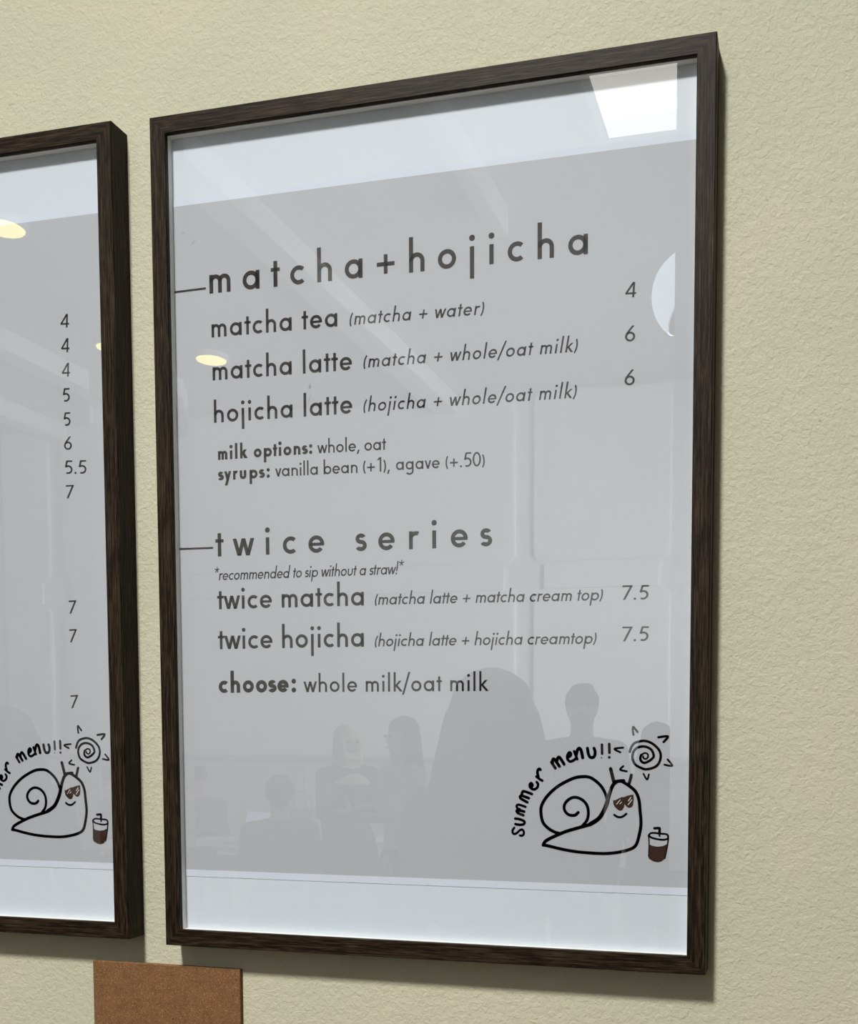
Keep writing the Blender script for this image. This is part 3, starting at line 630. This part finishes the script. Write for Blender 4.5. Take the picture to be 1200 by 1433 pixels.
    for s in (-1,1):
        a = sk.v[legs[s][2]]; t2 = sk.v[legs[s][3]]
        skin_mesh('shoe', [a+Vector((0,-.02*H,-.012*H)), t2, t2+Vector((0,.03*H,0))], [(0,1),(1,2)], [(.030*H,.034*H),(.029*H,.024*H),(.022*H,.016*H)], 0, MSHOE, body, 2)
    # face
    for s in (-1,1):
        bm = bmesh.new(); bmesh.ops.create_icosphere(bm, subdivisions=2, radius=.0062*H); 
        o = link('eye', bm, MEYE, body, True); o.location = (s*.019*H, .0525*H, Z(.932))
    bm = bmesh.new(); box(bm,(-.013*H,-.004*H,-.003*H),(.013*H,.004*H,.003*H),.002*H); o = link('mouth', bm, MLIP, body, True); o.location = (0,.0505*H,Z(.893))
    hm = hairmat or MHAIR
    def hairdo(name, L, vox=.009):
        parts = []
        for p,q,r0,r1 in L:
            f = lambda v: (v[0]*H, v[1]*H, Z(v[2])); g = lambda r: tuple(c*H for c in r)
            parts.append((f(p), f(q), g(r0), g(r1)))
        return blob_mesh(name, parts, hm, body, vox)
    if hair == 'short':
        L = [((0,-.008,.948),(0,-.008,.948),(.056,.062,.054),(.05,.05,.05)), ((0,-.030,.945),(0,-.034,.905),(.046,.036,.04),(.036,.024,.03)), ((-.010,.012,.982),(.012,.016,.984),(.028,.034,.022),(.028,.034,.022)), ((.02,.03,.972),(.03,.028,.966),(.018,.018,.016),(.016,.016,.014))]
        hairdo('hair', L)
    elif hair == 'long':
        L = [((0,-.010,.955),(0,-.010,.955),(.052,.058,.050),(.05,.05,.05)), ((0,-.034,.93),(0,-.050,.80),(.050,.032,.04),(.062,.030,.04)), ((0,-.050,.80),(0,-.060,.70),(.062,.030,.04),(.052,.018,.03))]
        for s in (-1,1): L.append(((s*.045,-.004,.92),(s*.055,-.010,.80),(.014,.030,.03),(.020,.022,.03)))
        hairdo('hair', L)
    elif hair == 'big':
        L = [((0,-.012,.955),(0,-.012,.955),(.066,.066,.058),(.05,.05,.05)), ((0,-.034,.92),(0,-.045,.76),(.070,.045,.05),(.100,.040,.05)), ((0,-.045,.76),(0,-.055,.64),(.100,.040,.05),(.098,.024,.04))]
        for s in (-1,1): L.append(((s*.052,-.010,.92),(s*.082,-.014,.76),(.026,.034,.04),(.034,.030,.04)))
        hairdo('hair', L, .012)
    elif hair == 'hijab':
        L = [((0,-.012,.952),(0,-.012,.952),(.055,.060,.054),(.05,.05,.05)), ((0,-.026,.93),(0,-.012,.84),(.052,.040,.04),(.060,.052,.04)), ((0,-.008,.83),(0,.006,.765),(.064,.056,.03),(.098,.066,.03))]
        for s in (-1,1): L.append(((s*.042,.010,.93),(s*.030,.022,.855),(.014,.034,.03),(.026,.034,.03)))
        L.append(((-.02,.036,.862),(.02,.036,.862),(.02,.02,.022),(.02,.02,.022)))
        hairdo('headscarf', L)
    return body
F = fabric
def face_to(dx,dy): return math.atan2(-dx,dy)
person((-.05,-1.50,0), face_to(-.15,-1), 1.69, 'person with long thick dark hair and dark top, nearest big silhouette', (F('black_knit',(0.02,0.02,0.022)),'shirt'), (F('black_denim',(0.02,0.02,0.025)),'trousers'), hair='big', female=True, wide=1.15)
person((-.47,-4.6,0), face_to(.2,1), 1.82, 'person with short dark hair in a dark short-sleeved shirt standing alone', (F('charcoal_jersey',(0.035,0.036,0.04)),'shirt'), (F('dark_trousers',(0.03,0.03,0.033)),'trousers'), 1, 'short', sleeve='short')
wph = person((-1.47,-4.4,0), face_to(-.7,.8), 1.64, 'person with long straight dark hair and pale top holding a phone', (F('pale_top',(0.45,0.44,0.44)),'shirt'), (F('black_jeans',(0.02,0.02,0.024)),'trousers'), 0, 'long', 'hold', female=True, sleeve='short')
hij = person((-2.17,-5.2,0), face_to(.75,.6), 1.60, 'person wearing a cream headscarf and a dark coat', (F('dark_coat',(0.03,0.032,0.035)),'coat'), (F('dark_skirt',(0.045,0.045,0.05)),'skirt'), 0, 'hijab', 'hold', female=True, hairmat=F('cream_scarf',(0.62,0.62,0.50)), wide=1.12)
person((.05,-3.9,0), face_to(.1,1), 1.60, 'person with dark hair standing rightmost, near the right frame edge', (F('grey_sweater',(0.08,0.08,0.09)),'shirt'), (F('navy_trousers',(0.03,0.03,0.04)),'trousers'), 1, 'long', female=True)
person((-2.42,-4.75,0), face_to(-.45,-.8), 1.66, 'person seated at the table with dark hair, by the laptop', (F('brown_jumper',(0.10,0.09,0.085)),'shirt'), (F('grey_trousers',(0.05,0.05,0.05)),'trousers'), 0, 'short', 'seated')
person((-4.30,-6.8,0), face_to(.5,.5), 1.62, 'person seated at the far left of the room, leftmost dark head', (F('slate_hoodie',(0.07,0.07,0.08)),'shirt'), (F('dark_slacks',(0.04,0.04,0.04)),'trousers'), 1, 'short', 'seated')
person((-2.12,-2.15,0), face_to(-.4,-1), 1.62, 'person in a dark jacket standing left, reflected in the left frame', (F('dark_jacket',(0.03,0.03,0.035)),'coat'), (F('charcoal_trousers',(0.03,0.03,0.03)),'trousers'), 0, 'big', female=True, wide=1.12)
# phone in the hand of the woman with the pale top
ph = boxo('mobile_phone', (-.036,-.004,-.073),(.036,.004,.073), mat('phone_body',(0.6,0.62,0.66),0.3), None, .003)
f_ = Vector((-.66,.75,0)); ph.location = (-1.47+f_.x*.33,-4.4+f_.y*.33,1.64*.70); ph.rotation_euler = (math.radians(-25),0,face_to(-.7,.8)); tag(ph,'pale phone held up by the person in the light top','phone')

MT = mat('white_laminate',(0.82,0.82,0.80),0.35); MLEG = mat('dark_metal_leg',(0.04,0.04,0.04),0.4,metal=.6)
def table(x, y, rz, L, W, label):
    r = empty('cafe_table', (x,y,0), rz); tag(r, label, 'table', 'white topped tables')
    boxo('tabletop', (-L/2,-W/2,.715),(L/2,W/2,.745), MT, r, .006)
    for sx in (-1,1):
        for sy in (-1,1):
            bm = bmesh.new(); cyl(bm,(sx*(L/2-.07),sy*(W/2-.07),0),(sx*(L/2-.07),sy*(W/2-.07),.716),.02,n=10); link('leg', bm, MLEG, r)
    return r
table(-3.12,-5.74,.05,1.3,.65,'long white table with a laptop and a pink bag on it')
table(-1.95,-6.3,0,1.0,.6,'small white table behind the person in the headscarf')
def chair(x, y, rz, label, m):
    r = empty('cafe_chair', (x,y,0), rz); tag(r, label, 'chair', 'chairs around the tables')
    boxo('seat', (-.21,-.21,.43),(.21,.21,.46), m, r, .01)
    bm = bmesh.new(); box(bm,(-.20,-.225,.60),(.20,-.195,.92),.012); link('backrest', bm, m, r)
    for sx in (-1,1):
        for sy in (-1,1):
            bm = bmesh.new(); top_ = .90 if sy<0 else .44
            cyl(bm,(sx*.18,sy*.195,0),(sx*.18,sy*.195,top_),.013,n=8); link('leg', bm, MLEG, r)
MCH = mat('black_chair_shell',(0.02,0.02,0.02),0.5)
chair(-2.42,-4.75,face_to(-.45,-.8),'black chair under the person seated by the laptop',MCH)
chair(-4.30,-6.8,face_to(.5,.5),'black chair under the leftmost seated person',MCH)
chair(-2.62,-6.3,face_to(.2,-1),'empty black chair at the small white table',MCH)
# laptop on the long table
lp = empty('laptop', (-3.20,-5.66,.745), math.radians(200)); tag(lp,'open laptop with a pale blue screen on the long table','laptop')
MAL = mat('aluminium',(0.55,0.56,0.58),0.35,metal=.8); MSC = mat('laptop_screen',(0.5,0.55,0.7),0.3,emit=(0.62,0.72,1.0),estr=.9)
boxo('keyboard_base',(-.16,-.11,0),(.16,.11,.015),MAL,lp,.003)
bm = bmesh.new(); box(bm,(-.16,-.004,0),(.16,.004,.22),.003); ld = link('lid', bm, MAL, lp); ld.location=(0,.11,.015); ld.rotation_euler=(math.radians(-15),0,0)
s_ = boxo('screen',(-.15,-.0055,.012),(.15,-.0045,.21),MSC,ld)
# tote bag standing on the long table's end
bgm = F('pale_pink_canvas',(0.55,0.45,0.48))
bagr = empty('tote_bag', (-2.68,-5.52,.745), .2); tag(bagr,'pale pink tote bag standing on the end of the long table','bag')
bm = bmesh.new()
prof = [(.15,.05,0),(.17,.065,.06),(.16,.06,.18),(.145,.03,.27)]
rings=[]
for a,b_,z in prof: rings.append([bm.verts.new((a*math.copysign(abs(math.cos(t))**.6,math.cos(t)), b_*math.copysign(abs(math.sin(t))**.6,math.sin(t)), z)) for t in [2*PI*i/20+.01 for i in range(20)]])
for p0,p1 in zip(rings,rings[1:]):
    for i in range(20): bm.faces.new((p0[i],p0[(i+1)%20],p1[(i+1)%20],p1[i]))
bm.faces.new(rings[0][::-1]); link('bag_body', bm, bgm, bagr, True)
for y_ in (-.028,.028):
    P = [(.08*math.cos(t), y_, .265+.13*math.sin(t)) for t in [PI*i/10 for i in range(11)]]
    skin_mesh('handle', P, [(i,i+1) for i in range(10)], [.007]*11, 0, bgm, bagr, 1)
